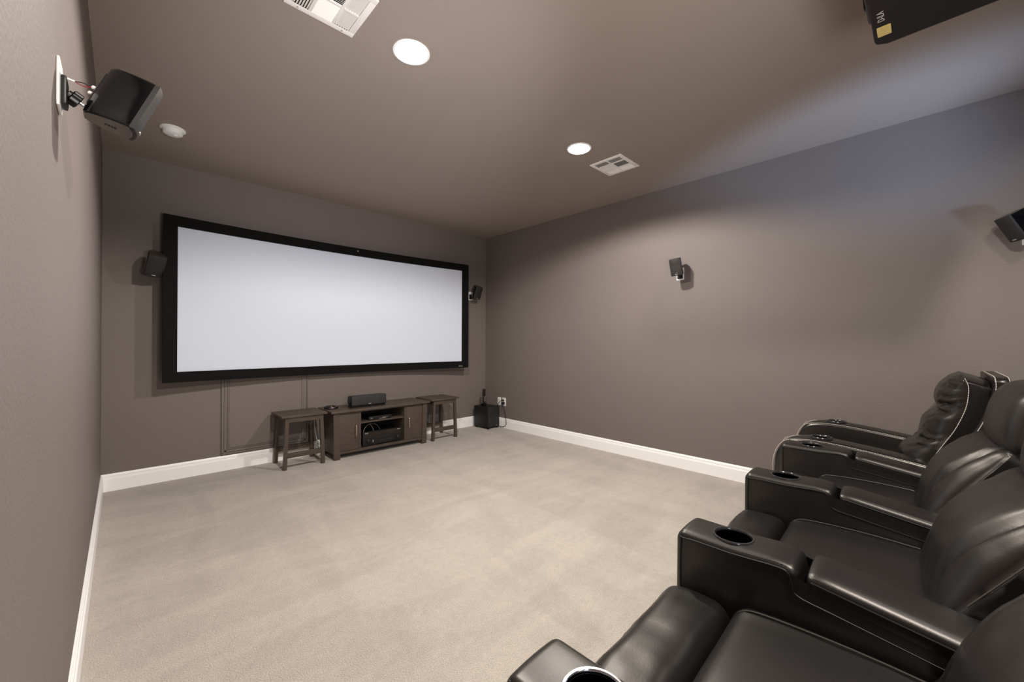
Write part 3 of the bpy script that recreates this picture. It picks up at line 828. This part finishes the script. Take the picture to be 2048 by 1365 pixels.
# ------------------------------------------------------------------ white stitched recliner
wr = thing('stitched_recliner', 'dark leather recliner with white stitching and pillow back, against the right wall', 'recliner', (3.03, .70, 0))
W0 = Vector((3.03, .70, 0))
def b_arm(x0, x1, dz):
    o2 = [(0.0, .05), (0.005, .35), (-.006, .50), (-.055, .59+dz), (-.14, .617+dz), (-.26, .619+dz), (-.40, .607+dz), (-.60, .583+dz), (-.74, .560+dz), (-.95, .50+dz), (-.95, .05)]
    poly = densify(fillet(o2, [.01, .1, .06, .05, .06, .08, .1, .1, .1, .05, .01], 6), .03)
    def to3(p, w):
        c = (w-(x0+x1)/2)/((x1-x0)/2)
        return Vector((w, p.x, p.y+(.008*(1-c*c) if p.y > .45 else 0)))
    arm = obj('armrest', slab(poly, x0, x1, .02, to3, seg=4, nx=8), M['leather2'], wr, angle=60)
    for xs in (x0+.004, x1-.004):
        e = smooth_path([(xs, y, z) for y, z in ((.006, .25), (.008, .35), (-.002, .49), (-.05, .583+dz), (-.14, .612+dz), (-.26, .614+dz), (-.40, .603+dz), (-.60, .579+dz), (-.74, .556+dz), (-.9, .51+dz))], 10)
        obj('stitching', stitches(e, .0016, .010, .003), M['wstitch'], arm)
    e = smooth_path([(x, -.052, .588+dz+.008*(1-((x-(x0+x1)/2)/((x1-x0)/2))**2)) for x in [x0+.004+(x1-x0-.008)*i/6 for i in range(7)]], 4)
    obj('stitching', stitches(e, .0015, .010, .003), M['wstitch'], arm)
    cz = .627+dz
    cc_ = ((x0+x1)/2, -.235, 0)
    cut_hole(arm, cc_, .051, cz-.085, cz+.1)
    ch = obj('cup_holder', lathe([(.0525, cz-.006), (.0575, cz-.004), (.058, cz+.001), (.055, cz+.006), (.049, cz+.006), (.0458, cz+.002), (.0458, cz-.006), (.0505, cz-.006)], 48, c=cc_), M['ring'], arm)
    obj('cup_well', lathe([(.0505, cz-.004), (.0505, cz-.082), (.001, cz-.083), (.001, cz-.081), (.043, cz-.080), (.0455, cz-.075), (.0457, cz-.004)], 40, c=cc_), M['cup'], ch)
b_arm(.0, .165, 0); b_arm(.60, .765, .018)
def ft(p, u):
    p = p.copy(); p.z += .01*(1-u.x*u.x)*(u.z > 0); return p
obj('footrest', rbox(.17, .595, -.16, .015, .08, .45, .06, (14, 14, 12), ft), M['leather2'], wr)
obj('seat', rbox(.168, .597, -.80, -.168, .25, .49, .05, (16, 20, 10), lambda p, u: Vector((p.x, p.y, p.z+.018*(1-u.x*u.x)*(u.z > 0)))), M['leather2'], wr)
obj('base', bx(.02, .745, -.93, -.05, 0, .24, .01), M['seam'], wr)
# pillow back: seam profile (y,z), front lobes
seamP = [(.03, .42), (-.005, .56), (-.06, .68), (-.10, .763), (-.135, .871), (-.145, .95), (-.143, 1.0), (-.125, 1.045)]
seamP = [Vector((y-.70, z)) for y, z in seamP]
def spline(pts, t):
    n = len(pts)-1; i = min(n-1, int(t*n)); f = t*n-i
    p0, p1, p2, p3 = pts[max(i-1, 0)], pts[i], pts[i+1], pts[min(i+2, n)]
    return .5*((2*p1)+(p2-p0)*f+(2*p0-5*p1+4*p2-p3)*f*f+(3*p1-p0-3*p2+p3)*f**3)
bx0, bx1 = .105, .67
frontP = [Vector((y-.70, z)) for y, z in ((.17, .44), (.150, .53), (.120, .605), (.058, .655), (.044, .72), (.022, .79), (-.028, .845), (-.016, .895), (-.026, .955), (-.065, 1.015), (-.120, 1.05))]
def pb_def(p, u):
    t_ = max(0, min(1, (u.z+1)/2)); sm = spline(seamP, t_); fr = spline(frontP, t_)
    if u.y <= 0: return Vector((p.x, sm.x+.085*u.y, sm.y+(.010+.02*max(0, t_-.8)/.2)*u.y-.028*(max(0, abs(u.x)-.55)/.45)**2*t_**4))
    a = abs(u.x); lat = (max(0, 1-a**2.6))**.55
    # lobes pinch in toward the sides where the panels are gathered
    mid = sm.lerp(fr, lat*u.y)
    ed = max(0, a-.35)/.65; w = 0
    if ed > 0:
        env = .25+1.0*math.exp(-((t_-.62)/.10)**2)+.8*math.exp(-((t_-.30)/.07)**2)+.35*math.exp(-((t_-.85)/.12)**2)
        w = .015*math.sin(PI*min(1, ed))*env*(.7*math.sin(t_*75+4*noise.noise(Vector((u.x*4, t_*6, 0))))+noise.noise(Vector((u.x*5, t_*26, 4))))
    w += noise.noise(Vector((p.x*8, t_*9, 7)))*.005
    w *= min(1, (1-t_)*8)
    return Vector((p.x, mid.x+w*u.y, mid.y-.028*(max(0, a-.55)/.45)**2*t_**4))
bk = obj('backrest', rbox(bx0, bx1, -.085, .04, -.30, .30, .03, (48, 10, 96), pb_def), M['leather2'], wr, angle=80)
e = [spline(seamP, i/40) for i in range(6, 40)]
for xs in (bx0-.002, bx1+.002): obj('stitching', stitches([(xs, v.x+.006, v.y) for v in e], .0016, .010, .003), M['wstitch'], bk)
# outer shell with rounded top corners
shP = [Vector((y-.70, z)) for y, z in ((.0, .40), (-.06, .55), (-.115, .684), (-.17, .81), (-.207, .94), (-.215, 1.0), (-.212, 1.048))]
hx = .355; cx = .385
def sh_def(p, u):
    t_ = max(0, min(1, (u.z+1)/2)); c = spline(shP, t_)
    x = p.x
    return Vector((x, c.x+p.y-.02*0, c.y))
bm = BM()
po = fillet([(cx-hx, 0), (cx+hx, 0), (cx+hx, 1), (cx-hx, 1)], [0, 0, .07, .07], 8)
po = []
n_ = 60
for i in range(n_+1): po.append((cx+hx, i/n_*.9))
for i in range(1, 9): a = PI/2*i/8; po.append((cx+hx-.085+.085*math.cos(a), .9+.1*math.sin(a)))
for i in range(1, 13): po.append((cx+hx-.085-(2*hx-.17)*i/12, 1))
for i in range(1, 9): a = PI/2*i/8; po.append((cx-hx+.085-.085*math.sin(a), .9+.1*math.cos(a)))
for i in range(n_): po.append((cx-hx, .9-.9*(i+1)/n_))
def sh3(p, w):
    c = spline(shP, max(0, min(1, p.y))); return Vector((p.x, c.x+w, c.y))
# sweep: front rim to rear rim, caps as grids
def shell_rings():
    rings = []
    for w, ins in ((-.004, .05), (.0, .02), (-.004, .006), (-.012, 0), (-.05, 0), (-.058, .006), (-.06, .02), (-.06, .05)):
        pts = []
        for x, y in po:
            xx = cx+(x-cx)*(1-ins/hx); yy = y*(1-ins*.9)
            pts.append(bm.verts.new(sh3(Vector((xx, yy)), w)))
        rings.append(pts)
    return rings
rg_ = shell_rings(); n = len(po)
for A_, B_ in zip(rg_, rg_[1:]):
    for k in range(n): bm.faces.new([A_[k], A_[(k+1) % n], B_[(k+1) % n], B_[k]])
for R in (rg_[0], rg_[-1]):
    # bridge left and right columns row by row
    half = n//2
    for k in range(half-1):
        a, b, c_, d_ = R[k], R[k+1], R[n-2-k], R[n-1-k]
        try: bm.faces.new([a, b, c_, d_] if len({a, b, c_, d_}) == 4 else list(dict.fromkeys([a, b, c_, d_])))
        except Exception: pass
shl = obj('back_shell', bm, M['leather2'], wr, angle=60)
for w in (-.010, -.054):
    e = [sh3(Vector((x+(.0015 if x > cx else -.0015), y+.001)), w) for x, y in po if y > .2]
    obj('stitching', stitches(e, .0016, .010, .003), M['wstitch'], shl)
for x in (.04, .72):
    for y in (-.06, -.9): obj('foot', lathe([(.02, 0), (.022, .06)], 14, c=(x, y, 0)), M['rubber'], wr)

# ------------------------------------------------------------------ lights
def spot(x, y, power, color, cone=150, blend=.35, z=H-.03, r=.05):
    d = bpy.data.lights.new('can and fill spot', 'SPOT'); d.energy = power; d.color = color; d.spot_size = R_(cone); d.spot_blend = blend; d.shadow_soft_size = r
    o = bpy.data.objects.new('can_and_fill_spot', d); COL.objects.link(o); o.location = (x, y, z); return o
WARM = (1.0, .94, .865)
for x, y in cans: spot(x, y, 185, WARM, 163, .28)
spot(1.0, -.45, 215, WARM, 163, .3); spot(2.6, -.6, 22, WARM, 163, .3)  # two unseen rear ceiling spots, added as fill
def area(name, loc, target, sx, sy, power, color, spread=180):
    d = bpy.data.lights.new(name, 'AREA'); d.shape = 'RECTANGLE'; d.size = sx; d.size_y = sy; d.energy = power; d.color = color; d.spread = R_(spread)
    o = bpy.data.objects.new('cool_fill', d); COL.objects.link(o); o.location = loc
    o.rotation_euler = (Vector(target)-Vector(loc)).to_track_quat('-Z', 'Y').to_euler(); return o
# cool fill area added outside the added window, then unseen fill spots
area('added window fill', (XL-.35, (WY0+WY1)/2, 1.35), (3.9, -.2, 1.9), WY1-WY0, WZ1-WZ0, 22, (.72, .84, 1.0))
def fill_spot(loc, target, power, color, cone, blend, r):
    o = spot(loc[0], loc[1], power, color, cone, blend, loc[2], r)
    o.rotation_euler = (Vector(target)-Vector(loc)).to_track_quat('-Z', 'Y').to_euler(); return o
fill_spot((.6, -.45, 1.15), (1.7, 1.9, 2.74), 170, (1.0, .95, .89), 120, 1, .3)  # unseen spot added to brighten the near ceiling
fill_spot((.55, -.5, 1.15), (1.3, 2.9, 2.74), 250, (.93, .95, 1.0), 48, 1, .12)  # unseen spot added to brighten the far ceiling
fill_spot((2.2, -1.9, 1.1), (3.62, .27, 2.55), 470, (.50, .68, 1.0), 27, .65, .22)  # unseen cool spot added to make the bluish patch in the upper right
w = bpy.data.worlds.new('world'); S.world = w; w.use_nodes = True
w.node_tree.nodes['Background'].inputs['Color'].default_value = (.5, .55, .65, 1); w.node_tree.nodes['Background'].inputs['Strength'].default_value = .3

S.view_settings.view_transform = 'Standard'; S.view_settings.look = 'None'; S.view_settings.gamma = 1; S.view_settings.exposure = .06
